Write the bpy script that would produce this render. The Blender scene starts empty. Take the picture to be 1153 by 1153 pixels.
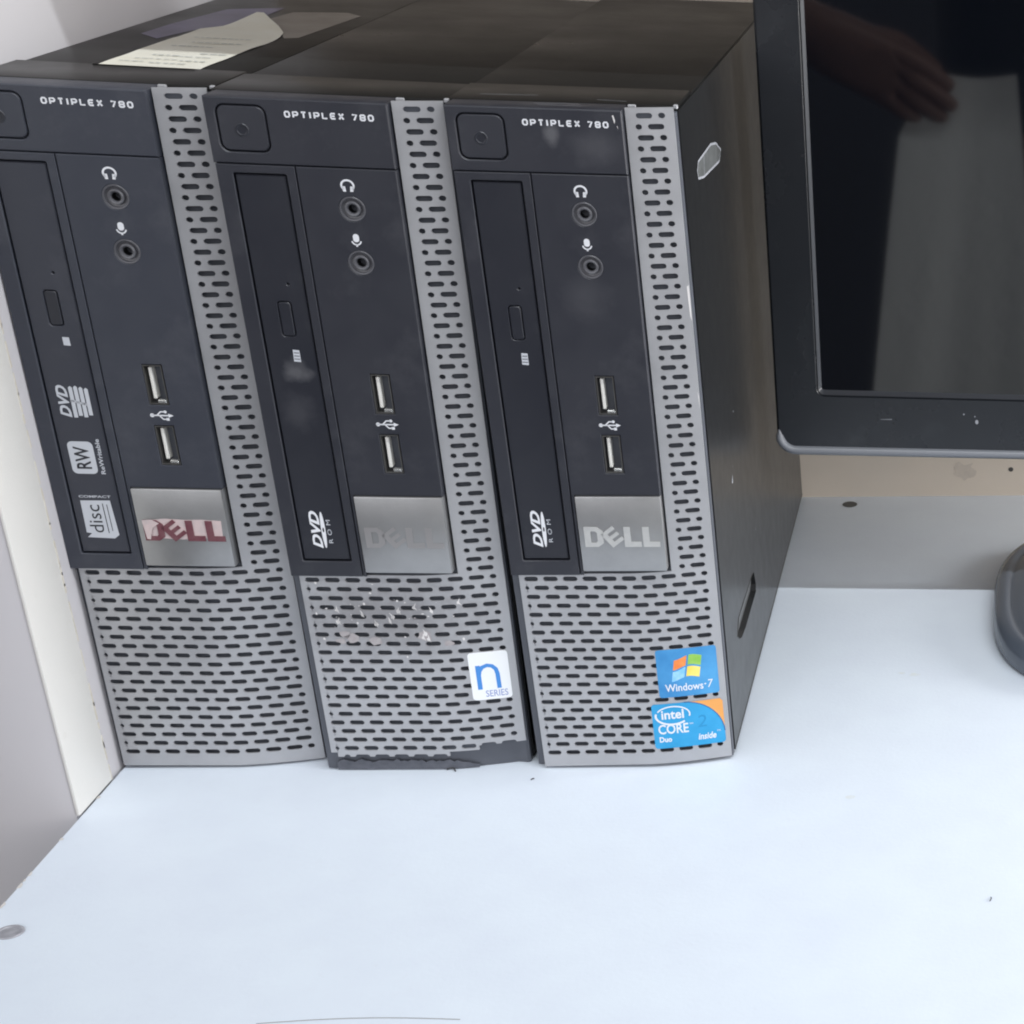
import bpy, bmesh, math, random
from mathutils import Vector, Matrix
from mathutils.geometry import tessellate_polygon
random.seed(7)
S = bpy.context.scene
C = S.collection
MM = 0.001
PI = math.pi

# ------------------------------------------------------------------ materials
def mat(name, col, rough=.5, metal=0., spec=.5, bump=None, mott=None, coat=0., dust=None, rvar=None, stain=None):
    """plain procedural material; bump=(scale,strength), mott=(scale,colour,amount), dust=(scale,colour,lo,hi,amount)"""
    m = bpy.data.materials.new(name); m.use_nodes = True
    nt = m.node_tree; N = nt.nodes; L = nt.links
    b = N['Principled BSDF']
    b.inputs['Base Color'].default_value = (*col, 1)
    b.inputs['Roughness'].default_value = rough
    b.inputs['Metallic'].default_value = metal
    b.inputs['Specular IOR Level'].default_value = spec
    b.inputs['Coat Weight'].default_value = coat
    tc = N.new('ShaderNodeTexCoord')
    cur = None
    def noise(scale, detail=4, rough_=.6, dist=0.):
        n = N.new('ShaderNodeTexNoise'); n.inputs['Scale'].default_value = scale
        n.inputs['Detail'].default_value = detail; n.inputs['Roughness'].default_value = rough_
        n.inputs['Distortion'].default_value = dist
        L.new(tc.outputs['Object'], n.inputs['Vector']); return n
    def ramp(src, lo, hi, top=1.):
        r = N.new('ShaderNodeMapRange'); r.inputs[1].default_value = lo; r.inputs[2].default_value = hi
        r.inputs[3].default_value = 0; r.inputs[4].default_value = top
        L.new(src, r.inputs[0]); return r.outputs[0]
    def mix(fac, ca, cb):
        x = N.new('ShaderNodeMix'); x.data_type = 'RGBA'
        L.new(fac, x.inputs[0])
        if isinstance(ca, tuple): x.inputs[6].default_value = (*ca, 1)
        else: L.new(ca, x.inputs[6])
        x.inputs[7].default_value = (*cb, 1)
        return x.outputs[2]
    cur = col
    if mott:
        cur = mix(ramp(noise(mott[0]).outputs[0], .35, .7, mott[2]), cur, mott[1])
    if dust:
        cur = mix(ramp(noise(dust[0], 8, .7).outputs[0], dust[2], dust[3], dust[4]), cur, dust[1])
    if stain:                                    # (centre, radii, colour, amount): a grubby patch with its own shape
        for cen, rad, scol, amt in stain:
            vm = N.new('ShaderNodeVectorMath'); vm.operation = 'SUBTRACT'; vm.inputs[1].default_value = cen
            L.new(tc.outputs['Object'], vm.inputs[0])
            vs = N.new('ShaderNodeVectorMath'); vs.operation = 'DIVIDE'; vs.inputs[1].default_value = rad
            L.new(vm.outputs[0], vs.inputs[0])
            ln = N.new('ShaderNodeVectorMath'); ln.operation = 'LENGTH'; L.new(vs.outputs[0], ln.inputs[0])
            nz = noise(140, 5, .65)
            ad = N.new('ShaderNodeMath'); ad.operation = 'MULTIPLY_ADD'; ad.inputs[1].default_value = 1.5; 
            L.new(nz.outputs[0], ad.inputs[0]); L.new(ln.outputs['Value'], ad.inputs[2])
            cur = mix(ramp(ad.outputs[0], 1.75, .95, amt), cur, scol)
    if not isinstance(cur, tuple): L.new(cur, b.inputs['Base Color'])
    if rvar:
        L.new(ramp(noise(rvar[0], 5).outputs[0], .3, .75, 1), (mr := N.new('ShaderNodeMapRange')).inputs[0])
        mr.inputs[3].default_value = rvar[1]; mr.inputs[4].default_value = rvar[2]
        L.new(mr.outputs[0], b.inputs['Roughness'])
    if bump:
        bp = N.new('ShaderNodeBump'); bp.inputs['Strength'].default_value = bump[1]; bp.inputs['Distance'].default_value = bump[2] if len(bump) > 2 else .0004
        L.new(noise(bump[0], 5).outputs[0], bp.inputs['Height']); L.new(bp.outputs[0], b.inputs['Normal'])
    return m

M = {}
dusty = (.17, .17, .18)
M['bezel'] = mat('charcoal_bezel_plastic', (.022, .0235, .032), .42, spec=.55, bump=(2600, .12), dust=(35, dusty, .52, .85, .22), rvar=(30, .34, .52))
M['bezel_scuffed'] = mat('charcoal_bezel_plastic_scuffed', (.022, .0235, .032), .42, spec=.55, bump=(2600, .12), dust=(35, dusty, .52, .85, .22), rvar=(30, .34, .52),
    stain=[((.0435, 0, .2885), (.0035, .02, .006), (.2, .2, .21), .4), ((.060, 0, .284), (.012, .02, .009), (.12, .12, .13), .25), ((.05, 0, .222), (.012, .02, .012), (.10, .10, .11), .22)])
M['bezel_glare'] = mat('glare_lightened_bezel_plastic', (.035, .039, .053), .45, spec=.55, bump=(2600, .12), dust=(35, dusty, .5, .85, .25), rvar=(30, .36, .54))  # paler base colour stands in for lens glare over the left case
M['door_glare'] = mat('glare_lightened_door_plastic', (.034, .037, .050), .42, spec=.5, bump=(2600, .1), dust=(28, dusty, .5, .85, .24), rvar=(24, .34, .5))  # same glare put into the left drive door's colour
M['door'] = mat('drive_door_plastic', (.019, .0205, .028), .38, spec=.5, bump=(2600, .1), dust=(28, dusty, .55, .85, .2), rvar=(24, .3, .46))
M['door_scuffed'] = mat('drive_door_plastic_scuffed', (.019, .0205, .028), .38, spec=.5, bump=(2600, .1), dust=(28, dusty, .55, .85, .2), rvar=(24, .3, .46),
    stain=[((.021, 0, .189), (.007, .02, .006), (.19, .19, .2), .38), ((.019, 0, .172), (.008, .02, .01), (.1, .1, .11), .25)])
M['inside'] = mat('dark_bezel_interior', (.085, .092, .11), .55)
M['silver'] = mat('silver_grille_paint', (.435, .438, .452), .4, metal=.45, bump=(3000, .08), mott=(45, (.36, .362, .375), .6), rvar=(60, .36, .5))
M['silver_dirty'] = mat('silver_grille_paint_dirty', (.435, .438, .452), .4, metal=.45, bump=(3000, .08), mott=(45, (.36, .362, .375), .6),
    stain=[((.040, 0, .078), (.046, .06, .022), (.25, .24, .245), .7)])
M['plate'] = mat('brushed_badge_metal', (.40, .40, .40), .36, metal=.75, bump=(900, .08), mott=(90, (.33, .33, .33), .6))
M['plate_edge'] = mat('badge_letter_chrome', (.50, .48, .47), .3, metal=.8)
M['letter_silver'] = mat('badge_letter_silver', (.62, .62, .60), .35, metal=.45, mott=(300, (.5, .5, .5), .5))
M['letter_red'] = mat('badge_letter_red', (.15, .042, .058), .4, metal=.2, mott=(200, (.22, .11, .12), .8))
M['peel'] = mat('peeled_badge_film', (.60, .47, .46), .5, mott=(150, (.42, .38, .38), .7))
M['steel'] = mat('painted_case_steel', (.016, .0165, .0175), .3, spec=.40, bump=(1500, .02), dust=(170, (.07, .07, .07), .55, .9, .12), rvar=(90, .28, .33))
M['steel_top'] = mat('painted_cover_steel', (.013, .0125, .012), .4, spec=.13, bump=(1500, .03), dust=(160, (.07, .067, .063), .55, .9, .18), rvar=(14, .26, .4))
M['print'] = mat('white_printing', (.72, .73, .76), .5)
M['print_dim'] = mat('grey_printing', (.36, .37, .40), .5)
M['print_mid'] = mat('pale_grey_printing', (.52, .54, .58), .5)
M['ring'] = mat('jack_ring_plastic', (.09, .09, .10), .3, spec=.6)
M['black'] = mat('black_void_plastic', (.008, .008, .01), .6)
M['shell'] = mat('usb_shell_metal', (.22, .215, .205), .3, metal=.8, mott=(600, (.14, .13, .12), .5))
M['spring'] = mat('usb_spring_metal', (.75, .75, .73), .25, metal=.85)
M['tongue'] = mat('usb_tongue_plastic', (.74, .73, .68), .35)
M['lip_grey'] = mat('chipped_lip_plastic', (.10, .105, .125), .5, mott=(260, (.06, .065, .08), .8))
M['sticker_white'] = mat('white_sticker_film', (.80, .82, .83), .35)
M['sticker_blue_n'] = mat('azure_sticker_ink', (.055, .24, .62), .4)
M['sticker_lilac'] = mat('lilac_sticker_ink', (.22, .28, .55), .4)
M['blue_a'] = mat('sky_blue_sticker', (.035, .22, .50), .3, mott=(40, (.09, .38, .70), .8))
M['blue_b'] = mat('cyan_blue_sticker', (.015, .28, .56), .3, mott=(60, (.04, .36, .68), .8))
M['blue_dark'] = mat('deep_blue_sticker_ink', (.01, .14, .34), .35)
M['blue_mid'] = mat('mid_blue_sticker_ink', (.014, .25, .52), .35)
M['orange'] = mat('orange_sticker_ink', (.75, .34, .09), .35)
M['flag_red'] = mat('flag_orange_ink', (.80, .22, .05), .35, mott=(160, (.85, .42, .12), .8))
M['flag_green'] = mat('flag_green_ink', (.22, .48, .06), .35, mott=(160, (.40, .62, .15), .8))
M['flag_blue'] = mat('flag_pale_blue_ink', (.16, .48, .85), .35, mott=(160, (.5, .75, .95), .8))
M['flag_yellow'] = mat('flag_yellow_ink', (.85, .60, .04), .35, mott=(160, (.92, .78, .25), .8))
M['chip'] = mat('pale_paint_flakes', (.66, .64, .63), .6)
M['chip_pink'] = mat('pinkish_residue', (.34, .31, .315), .6, mott=(500, (.42, .40, .40), .8))
M['tape'] = mat('dried_tape_residue', (.13, .135, .135), .5, mott=(120, (.07, .075, .075), .8))
M['label'] = mat('paper_label', (.80, .78, .68), .6, mott=(60, (.74, .70, .57), .6), bump=(300, .2))
M['label_ink'] = mat('faded_label_ink', (.46, .48, .46), .6)
M['residue'] = mat('brown_label_residue', (.30, .27, .235), .6, mott=(60, (.22, .19, .165), .7))
M['purple'] = mat('purple_label_film', (.17, .15, .25), .4, mott=(50, (.11, .10, .15), .8))
M['shelf'] = mat('white_shelf_laminate', (.737, .803, .880), .42, spec=.4, bump=(420, .22), mott=(26, (.69, .745, .835), .6), dust=(160, (.67, .71, .77), .58, .85, .5), rvar=(20, .36, .5))
M['shelf_stain'] = mat('faint_shelf_stain', (.66, .70, .70), .45, mott=(300, (.70, .755, .83), .9))
M['shelf_edge'] = mat('chipped_shelf_edge', (.70, .68, .66), .6, mott=(200, (.5, .47, .43), .7))
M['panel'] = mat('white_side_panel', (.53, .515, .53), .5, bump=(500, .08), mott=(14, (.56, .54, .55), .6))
M['strip'] = mat('cream_edge_strip', (.76, .74, .70), .55, bump=(900, .25), dust=(150, (.6, .57, .5), .6, .85, .5), mott=(30, (.72, .71, .67), .6))
M['yellowed'] = mat('yellowed_glue_line', (.66, .62, .55), .7, mott=(200, (.5, .45, .37), .8))
M['wall'] = mat('beige_back_panel', (.64, .56, .47), .6, bump=(400, .1), mott=(12, (.58, .52, .45), .7))
M['upper'] = mat('brown_board_underside', (.14, .125, .11), .5, bump=(300, .15), mott=(20, (.11, .10, .09), .7))
M['stain'] = mat('grey_wall_smudge', (.50, .44, .38), .7, mott=(150, (.6, .53, .45), .8))
M['mon'] = mat('black_monitor_plastic', (.016, .0185, .023), .26, spec=.5, bump=(2500, .06), dust=(40, (.12, .13, .14), .55, .9, .18), rvar=(16, .2, .34))
M['rim'] = mat('grey_rim_plastic', (.17, .18, .20), .35, spec=.6)
M['lip'] = mat('monitor_lip_plastic', (.065, .07, .08), .3, spec=.6)
M['screen'] = mat('glossy_black_screen', (.003, .004, .0065), .034, spec=1.)
M['foot'] = mat('dark_foot_plastic', (.085, .10, .125), .22, spec=.6, bump=(2500, .05), rvar=(16, .17, .3))
M['recess'] = mat('grey_grip_recess', (.11, .115, .12), .35, spec=.6)
M['lint'] = mat('dark_lint', (.05, .05, .055), .8)
M['crumb'] = mat('grey_crumb', (.33, .33, .34), .8)
M['plug'] = mat('dark_screw_hole', (.06, .058, .055), .6)
M['capm'] = mat('grey_cam_cap', (.34, .34, .37), .4, mott=(300, (.2, .2, .22), .7))
M['white_cloth'] = mat('white_shirt_cloth', (.84, .86, .85), .8, bump=(60, .4, .004))
M['skin'] = mat('brown_skin', (.25, .14, .108), .5, bump=(400, .2))
M['jeans'] = mat('dark_trousers', (.03, .033, .04), .8)

# ------------------------------------------------------------------ mesh helpers (all numbers in millimetres)
def finish(name, bm, mats, parent=None, sharp=32, smooth=True):
    me = bpy.data.meshes.new(name)
    bmesh.ops.scale(bm, vec=(MM, MM, MM), verts=bm.verts)
    bm.normal_update(); bm.to_mesh(me); bm.free()
    for m in (mats if isinstance(mats, (list, tuple)) else [mats]): me.materials.append(M[m])
    if smooth:
        me.shade_smooth(); me.set_sharp_from_angle(angle=math.radians(sharp))
    o = bpy.data.objects.new(name, me); C.objects.link(o)
    if parent: o.parent = parent
    return o

def thing(name, label, cat, loc=(0, 0, 0), rot=(0, 0, 0), group=None):
    o = bpy.data.objects.new(name, None); C.objects.link(o)
    o.empty_display_size = .02; o.location = loc; o.rotation_euler = rot
    o['label'] = label; o['category'] = cat
    if group: o['group'] = group
    return o

def tag(o, label, cat, group=None, kind=None):
    o['label'] = label; o['category'] = cat
    if group: o['group'] = group
    if kind: o['kind'] = kind
    return o

def box(bm, x0, x1, y0, y1, z0, z1, bev=0., seg=2, mi=0):
    t = bmesh.new()
    bmesh.ops.create_cube(t, size=1)
    bmesh.ops.scale(t, vec=(x1 - x0, y1 - y0, z1 - z0), verts=t.verts)
    bmesh.ops.translate(t, vec=((x0 + x1) / 2, (y0 + y1) / 2, (z0 + z1) / 2), verts=t.verts)
    if bev: bmesh.ops.bevel(t, geom=t.edges[:], offset=bev, segments=seg, affect='EDGES', profile=.5)
    merge(bm, t, mi)

def merge(bm, t, mi=None, fn=None):
    vm = {}
    for v in t.verts: vm[v] = bm.verts.new(fn(v.co) if fn else v.co)
    for f in t.faces:
        try:
            g = bm.faces.new([vm[v] for v in f.verts]); g.material_index = f.material_index if mi is None else mi
        except ValueError: pass
    t.free()

def area2(p): return sum(p[i][0] * p[(i + 1) % len(p)][1] - p[(i + 1) % len(p)][0] * p[i][1] for i in range(len(p)))
def ccw(p): return list(p) if area2(p) > 0 else list(reversed(p))

def rrect(x0, z0, x1, z1, r, n=5):
    pts = []
    for cx, cz, a0 in ((x1 - r, z1 - r, 0), (x0 + r, z1 - r, 90), (x0 + r, z0 + r, 180), (x1 - r, z0 + r, 270)):
        for k in range(n + 1):
            a = math.radians(a0 + 90 * k / n); pts.append((cx + r * math.cos(a), cz + r * math.sin(a)))
    return pts
def circ(cx, cz, r, n=28, rz=None):
    return [(cx + r * math.cos(2 * PI * k / n), cz + (rz or r) * math.sin(2 * PI * k / n)) for k in range(n)]

def plate(bm, outer, holes, d0, d1, put, mi=0, back=False, cham=0.):
    """flat plate with holes: 2-D loops given in (u,v); front at depth d0, back at d1; put(u,v,d) -> 3-D"""
    outer = ccw(outer); holes = [list(reversed(ccw(h))) for h in holes]
    loops = [outer] + holes
    t = bmesh.new()
    def inset(lp, c):
        n = len(lp); res = []
        for i in range(n):
            ax, az = lp[i - 1]; bx, bz = lp[i]; cx, cz = lp[(i + 1) % n]
            d1_ = Vector((bx - ax, bz - az)); d2_ = Vector((cx - bx, cz - bz))
            if d1_.length < 1e-9 or d2_.length < 1e-9: res.append((bx, bz)); continue
            n1 = Vector((-d1_.y, d1_.x)).normalized(); n2 = Vector((-d2_.y, d2_.x)).normalized()
            m = (n1 + n2); k = max(.35, 1 + n1.dot(n2)); m = m / k
            res.append((bx + m.x * c, bz + m.y * c))
        return res
    fl = [inset(l, cham) for l in loops] if cham else loops
    fv = [[t.verts.new(put(u, v, d0)) for u, v in l] for l in fl]
    flat = [v for l in fv for v in l]
    for tri in tessellate_polygon([[Vector((u, v, 0)) for u, v in l] for l in fl]):
        try: t.faces.new([flat[i] for i in tri])
        except ValueError: pass
    prev = fv
    stages = ([d0 + cham] if cham else []) + [d1]
    for d in stages:
        nv = [[t.verts.new(put(u, v, d)) for u, v in l] for l in loops]
        for a, b in zip(prev, nv):
            for i in range(len(a)):
                j = (i + 1) % len(a)
                try: t.faces.new([a[i], a[j], b[j], b[i]])
                except ValueError: pass
        prev = nv
    if back:
        flat = [v for l in prev for v in l]
        for tri in tessellate_polygon([[Vector((u, v, 0)) for u, v in l] for l in loops]):
            try: t.faces.new([flat[i] for i in tri])
            except ValueError: pass
    bmesh.ops.recalc_face_normals(t, faces=t.faces[:])
    merge(bm, t, mi)

FRONT = lambda u, v, d: Vector((u, d, v))               # plate lying in the front of a case
def lathe(bm, cx, cz, prof, n=28, mi=0, put=FRONT):
    t = bmesh.new(); rings = []
    for r, d in prof:
        rings.append([t.verts.new(put(cx + r * math.cos(2 * PI * k / n), cz + r * math.sin(2 * PI * k / n), d)) for k in range(n)] if r > 0 else [t.verts.new(put(cx, cz, d))])
    for a, b in zip(rings, rings[1:]):
        for k in range(n):
            q = [a[k % len(a)], a[(k + 1) % len(a)], b[(k + 1) % len(b)], b[k % len(b)]]
            q = list(dict.fromkeys(q))
            if len(q) > 2:
                try: t.faces.new(q)
                except ValueError: pass
    bmesh.ops.recalc_face_normals(t, faces=t.faces[:])
    merge(bm, t, mi)

# --- 2-D graphics: collected as flat triangles, then laid on a surface
class Ink:
    def __init__(s): s.f = []                            # (list of (u,v), material index, lift)
    def poly(s, outer, mi=0, holes=(), lift=0.):
        loops = [ccw(outer)] + [list(reversed(ccw(h))) for h in holes]
        flat = [p for l in loops for p in l]
        for tri in tessellate_polygon([[Vector((u, v, 0)) for u, v in l] for l in loops]):
            s.f.append(([flat[i] for i in tri], mi, lift))
        return s
    def stroke(s, pts, w, mi=0, lift=0., closed=False):
        n = len(pts); L_, R_ = [], []
        for i in range(n):
            a = pts[i - 1] if (i or closed) else pts[0]; c = pts[(i + 1) % n] if (i < n - 1 or closed) else pts[-1]
            d = Vector((c[0] - a[0], c[1] - a[1])); d = d.normalized() if d.length else Vector((1, 0))
            L_.append((pts[i][0] - d.y * w / 2, pts[i][1] + d.x * w / 2)); R_.append((pts[i][0] + d.y * w / 2, pts[i][1] - d.x * w / 2))
        for i in range(n if closed else n - 1):
            j = (i + 1) % n
            s.f.append(([L_[i], L_[j], R_[j], R_[i]], mi, lift))
        return s
    def text(s, txt, box_, mi=0, bold=0., rot=0., shear=0., lift=0., space=1.):
        """text fitted into box (u0,v0,u1,v1); rot = 90 reads upwards"""
        cu = bpy.data.curves.new('t', 'FONT'); cu.body = txt; cu.offset = bold; cu.shear = shear; cu.resolution_u = 3; cu.space_character = space
        ob = bpy.data.objects.new('t', cu)
        me = bpy.data.meshes.new_from_object(ob)
        vs = [(v.co.x, v.co.y) for v in me.vertices]
        if rot == 90: vs = [(-y, x) for x, y in vs]
        x0 = min(v[0] for v in vs); x1 = max(v[0] for v in vs); y0 = min(v[1] for v in vs); y1 = max(v[1] for v in vs)
        u0, v0, u1, v1 = box_
        vs = [(u0 + (x - x0) / (x1 - x0) * (u1 - u0), v0 + (y - y0) / (y1 - y0) * (v1 - v0)) for x, y in vs]
        for p in me.polygons: s.f.append(([vs[i] for i in p.vertices], mi, lift))
        bpy.data.objects.remove(ob); bpy.data.meshes.remove(me); bpy.data.curves.remove(cu)
        return s
    def turn(s, cu, cv, deg, start=0):
        a = math.radians(deg); c, q = math.cos(a), math.sin(a)
        for i in range(start, len(s.f)):
            f, mi, l = s.f[i]
            s.f[i] = ([(cu + (u - cu) * c - (v - cv) * q, cv + (u - cu) * q + (v - cv) * c) for u, v in f], mi, l)
        return s
    def lay(s, name, mats, put, parent, cuts=None, thick=0.):
        t = bmesh.new()
        for f, mi, l in s.f:
            vs = [t.verts.new((u, v, l)) for u, v in f]
            try: g = t.faces.new(vs); g.material_index = mi
            except ValueError: continue
            if g.normal.z < 0 or area2(f) < 0: g.normal_flip()
        if cuts:
            for x in cuts:
                bmesh.ops.bisect_plane(t, geom=t.verts[:] + t.edges[:] + t.faces[:], plane_co=(x, 0, 0), plane_no=(1, 0, 0))
        bmesh.ops.remove_doubles(t, verts=t.verts[:], dist=1e-5)
        if thick:
            ret = bmesh.ops.extrude_face_region(t, geom=t.faces[:])
            top = [e for e in ret['geom'] if isinstance(e, bmesh.types.BMVert)]
            for v in top: v.co.z += thick
        bm = bmesh.new()
        merge(bm, t, None, lambda co: put(co.x, co.y, co.z))
        return finish(name, bm, mats, parent, smooth=False)

# ------------------------------------------------------------------ the computer case (local millimetres, origin left-front-bottom, front faces -y)
def gy(x):                                               # the silver sheet: flat, then swept back to the right
    return 1.0 if x < 54 else 1.0 + 7.4 * ((x - 54) / 36.) ** 1.5
ONSHEET = lambda u, v, d: Vector((u, gy(u) - .15 - d, v))
ONPANEL = lambda u, v, d: Vector((u, -.06 - d, v))
PITCH = 4.36; ZTOP = 296.0; PX = 8.35

def grille_bm(broken=False):
    t = bmesh.new()
    hw, hh = 3.15, 1.13
    def pt(x, z): return t.verts.new((x, gy(x), z))
    def face(vs):
        try: t.faces.new(vs)
        except ValueError: pass
    def tile(xa, xb, sa, sb, zc, zt, zb, half=0):
        r = hh * .98; inner, outer = [], []
        nt_ = max(2, int((sb - sa) / 2.2))
        def top(sg):
            zz, zo = (zc + hh, zt) if sg > 0 else (zc - hh, zb)
            xs = [sb - r - (sb - sa - 2 * r) * k / nt_ for k in range(nt_ + 1)]
            if sg < 0: xs = xs[::-1]
            return [((x, zz), (x, zo)) for x in xs]
        def end(cx, xe, sg):
            pts = []
            for k, (q, e) in enumerate(((45, 'c'), (0, 'm'), (-45, 'c2'))):
                a = math.radians(q)
                pts.append(((cx + sg * r * math.cos(a), zc + hh * math.sin(a)), {'c': (xe, zt), 'm': (xe, zc), 'c2': (xe, zb)}[e]))
            return pts
        seq = top(1) + list(reversed([p for p in reversed(end(sa + r, xa, -1))])) + top(-1) + list(reversed(end(sb - r, xb, 1)))
        iv = [pt(*a) for a, b in seq]; ov = [pt(*b) for a, b in seq]
        n = len(seq)
        for i in range(n):
            j = (i + 1) % n
            if half:                                     # torn off through the slot: keep only what lies above
                if seq[i][0][1] < zc - .01 or seq[j][0][1] < zc - .01: continue
            face([iv[i], iv[j], ov[j], ov[i]])
    def row(k, xl, xr, m0, m1, zb=None, half_from=None, stop=None):
        zc = ZTOP - PITCH * k; zt = zc + PITCH / 2; zb = zc - PITCH / 2 if zb is None else zb
        off = 0 if k % 2 == 0 else .5
        sl = []
        j = -2
        while True:
            c = 12.0 + PX * (j + off); j += 1
            if c - hw > m1: break
            a, b = max(c - hw, m0), min(c + hw, m1)
            if b - a > 1.4: sl.append((a, b))
        if stop: sl = [s_ for s_ in sl if s_[0] < stop]
        for i, (a, b) in enumerate(sl):
            xa = xl if i == 0 else (sl[i - 1][1] + a) / 2
            xb = xr if i == len(sl) - 1 and not stop else ((b + sl[i + 1][0]) / 2 if i < len(sl) - 1 else b + 1.)
            tile(xa, xb, a, b, zc, zt, zb, half=1 if (half_from is not None and a >= half_from) else 0)
    for k in range(0, 46): row(k, 71.9, 90.0, 75.2, 86.8)
    # head of the strip
    def quadstrip(xl, xr, z0, z1):
        n = max(1, int((xr - xl) / 2)); p0 = None
        for i in range(n + 1):
            x = xl + (xr - xl) * i / n; a, b = pt(x, z0), pt(x, z1)
            if p0: face([p0[0], a, b, p0[1]])
            p0 = (a, b)
    quadstrip(71.9, 90.0, ZTOP + PITCH / 2, 299.2)
    zlast = ZTOP - PITCH * 45 - PITCH / 2
    quadstrip(71.9, 90.0, 97.8, zlast) if zlast > 97.9 else None
    quadstrip(7.2, 71.9, ZTOP - PITCH * 46 + PITCH / 2, 97.9)
    if zlast > 97.62: pass
    last = 66
    if not broken:
        for k in range(46, last + 1): row(k, 7.2, 90.0, 9.2, 86.8)
        quadstrip(7.2, 90.0, 1.2, ZTOP - PITCH * last - PITCH / 2)
    else:
        for k in range(46, 65): row(k, 7.2, 90.0, 9.2, 86.8)
        row(65, 7.2, 90.0, 9.2, 86.8, half_from=68)
        row(66, 9.9, 60.0, 12.5, 86.8, half_from=11, stop=58)
    bmesh.ops.remove_doubles(t, verts=t.verts[:], dist=.004)
    bmesh.ops.recalc_face_normals(t, faces=t.faces[:])
    if sum(f.normal.y for f in t.faces) > 0: bmesh.ops.reverse_faces(t, faces=t.faces[:])
    # thickness: extrude backwards
    ret = bmesh.ops.extrude_face_region(t, geom=t.faces[:], use_keep_orig=True)
    for v in [e for e in ret['geom'] if isinstance(e, bmesh.types.BMVert)]: v.co.y += .9
    return t

DRIVE_HOLE = rrect(10.2, 104.6, 29.9, 269.7, .6, 2)
def put_usb(parent, z0, z1):
    b = bmesh.new(); x0, x1 = 49.5, 56.7
    plate(b, [(x0, z0), (x1, z0), (x1, z1), (x0, z1)], [[(x0 + .45, z0 + .45), (x1 - .45, z0 + .45), (x1 - .45, z1 - .45), (x0 + .45, z1 - .45)]], .15, 12, FRONT)
    u = finish('usb_port', b, 'shell', parent)
    b = bmesh.new(); box(b, x0 + .4, x1 - .4, 11, 12, z0 + .4, z1 - .4); finish('port_back', b, 'black', u)
    b = bmesh.new(); box(b, x0 + 1.5, x0 + 2.9, 1.2, 11, z0 + 2.1, z1 - 1.3, .25, 1); finish('contact_tongue', b, 'tongue', u)
    b = bmesh.new(); box(b, x0 + 3.2, x1 - .6, .1, 2.4, z0 + .5, z0 + 1.9, .3, 1); finish('port_spring', b, 'spring', u)
    return u
def put_jack(parent, cx, cz):
    b = bmesh.new()
    lathe(b, cx, cz, [(5.0, .25), (4.7, -.02), (4.3, .05), (3.9, .9), (3.2, 1.1), (3.0, .1), (2.6, -.2), (2.1, -.05), (1.75, .5), (1.7, 9)])
    j = finish('audio_jack', b, 'ring', parent)
    b = bmesh.new(); lathe(b, cx, cz, [(1.72, 1.1), (1.66, 8.5), (0, 8.5)]); finish('jack_socket', b, 'black', j)
def headphone_icon(i, cx, cz):
    i.stroke([(cx + 2.3 * math.cos(a), cz + 2.1 * math.sin(a)) for a in [math.radians(-50 + 280 * k / 18) for k in range(19)]], .75)
    for s_ in (-1, 1): i.poly([(cx + s_ * .75, cz - 2.4), (cx + s_ * 1.9, cz - 2.4), (cx + s_ * 2.3, cz - .3), (cx + s_ * .95, cz - .3)])
def microphone_icon(i, cx, cz):
    i.poly(rrect(cx - 1.15, cz - .9, cx + 1.15, cz + 2.4, 1.1))
    i.stroke([(cx + 1.75 * math.cos(a), cz - .2 + 1.75 * math.sin(a)) for a in [math.radians(190 + 160 * k / 10) for k in range(11)]], .55)
    i.poly([(cx - .35, cz - 2.7), (cx + .35, cz - 2.7), (cx + .35, cz - 1.8), (cx - .35, cz - 1.8)])
def usb_icon(i, cx, cz):
    i.stroke([(cx - 4.2, cz), (cx + 2.9, cz)], .55); i.poly(circ(cx - 3.6, cz, .85, 12))
    i.poly([(cx + 2.6, cz - .9), (cx + 4.6, cz), (cx + 2.6, cz + .9)])
    i.stroke([(cx - 1.8, cz), (cx - .2, cz + 1.6), (cx + 1.4, cz + 1.6)], .55); i.poly(circ(cx + 1.6, cz + 1.6, .65, 10))
    i.stroke([(cx - .9, cz), (cx + .5, cz - 1.6), (cx + 2., cz - 1.6)], .55); i.poly([(cx + 1.6, cz - 2.2), (cx + 2.8, cz - 2.2), (cx + 2.8, cz - 1.0), (cx + 1.6, cz - 1.0)])
def badge_ink(mi=0):
    i = Ink()
    i.poly([(37.5, 111.6), (43.0, 111.6), (45.4, 113.4), (45.4, 118.9), (43.0, 120.9), (37.5, 120.9)], mi, [[(40.2, 113.6), (42.2, 113.6), (42.9, 114.3), (42.9, 118.1), (42.2, 118.9), (40.2, 118.9)]])
    st = len(i.f); cx, cz = 49.3, 116.3                  # the tilted letter
    i.poly([(cx - 3.2, cz - 3.9), (cx + 3.2, cz - 3.9), (cx + 3.2, cz - 2.2), (cx - 1.0, cz - 2.2), (cx - 1.0, cz - .8), (cx + 3.0, cz - .8), (cx + 3.0, cz + .8), (cx - 1.0, cz + .8), (cx - 1.0, cz + 2.2), (cx + 3.2, cz + 2.2), (cx + 3.2, cz + 3.9), (cx - 3.2, cz + 3.9)], mi)
    i.turn(cx, cz, 38, st)
    for x in (54.2, 62.1):
        i.poly([(x, 111.6), (x + 7.1, 111.6), (x + 7.1, 114.0), (x + 2.8, 114.0), (x + 2.8, 120.9), (x, 120.9)], mi)
    return i

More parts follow.
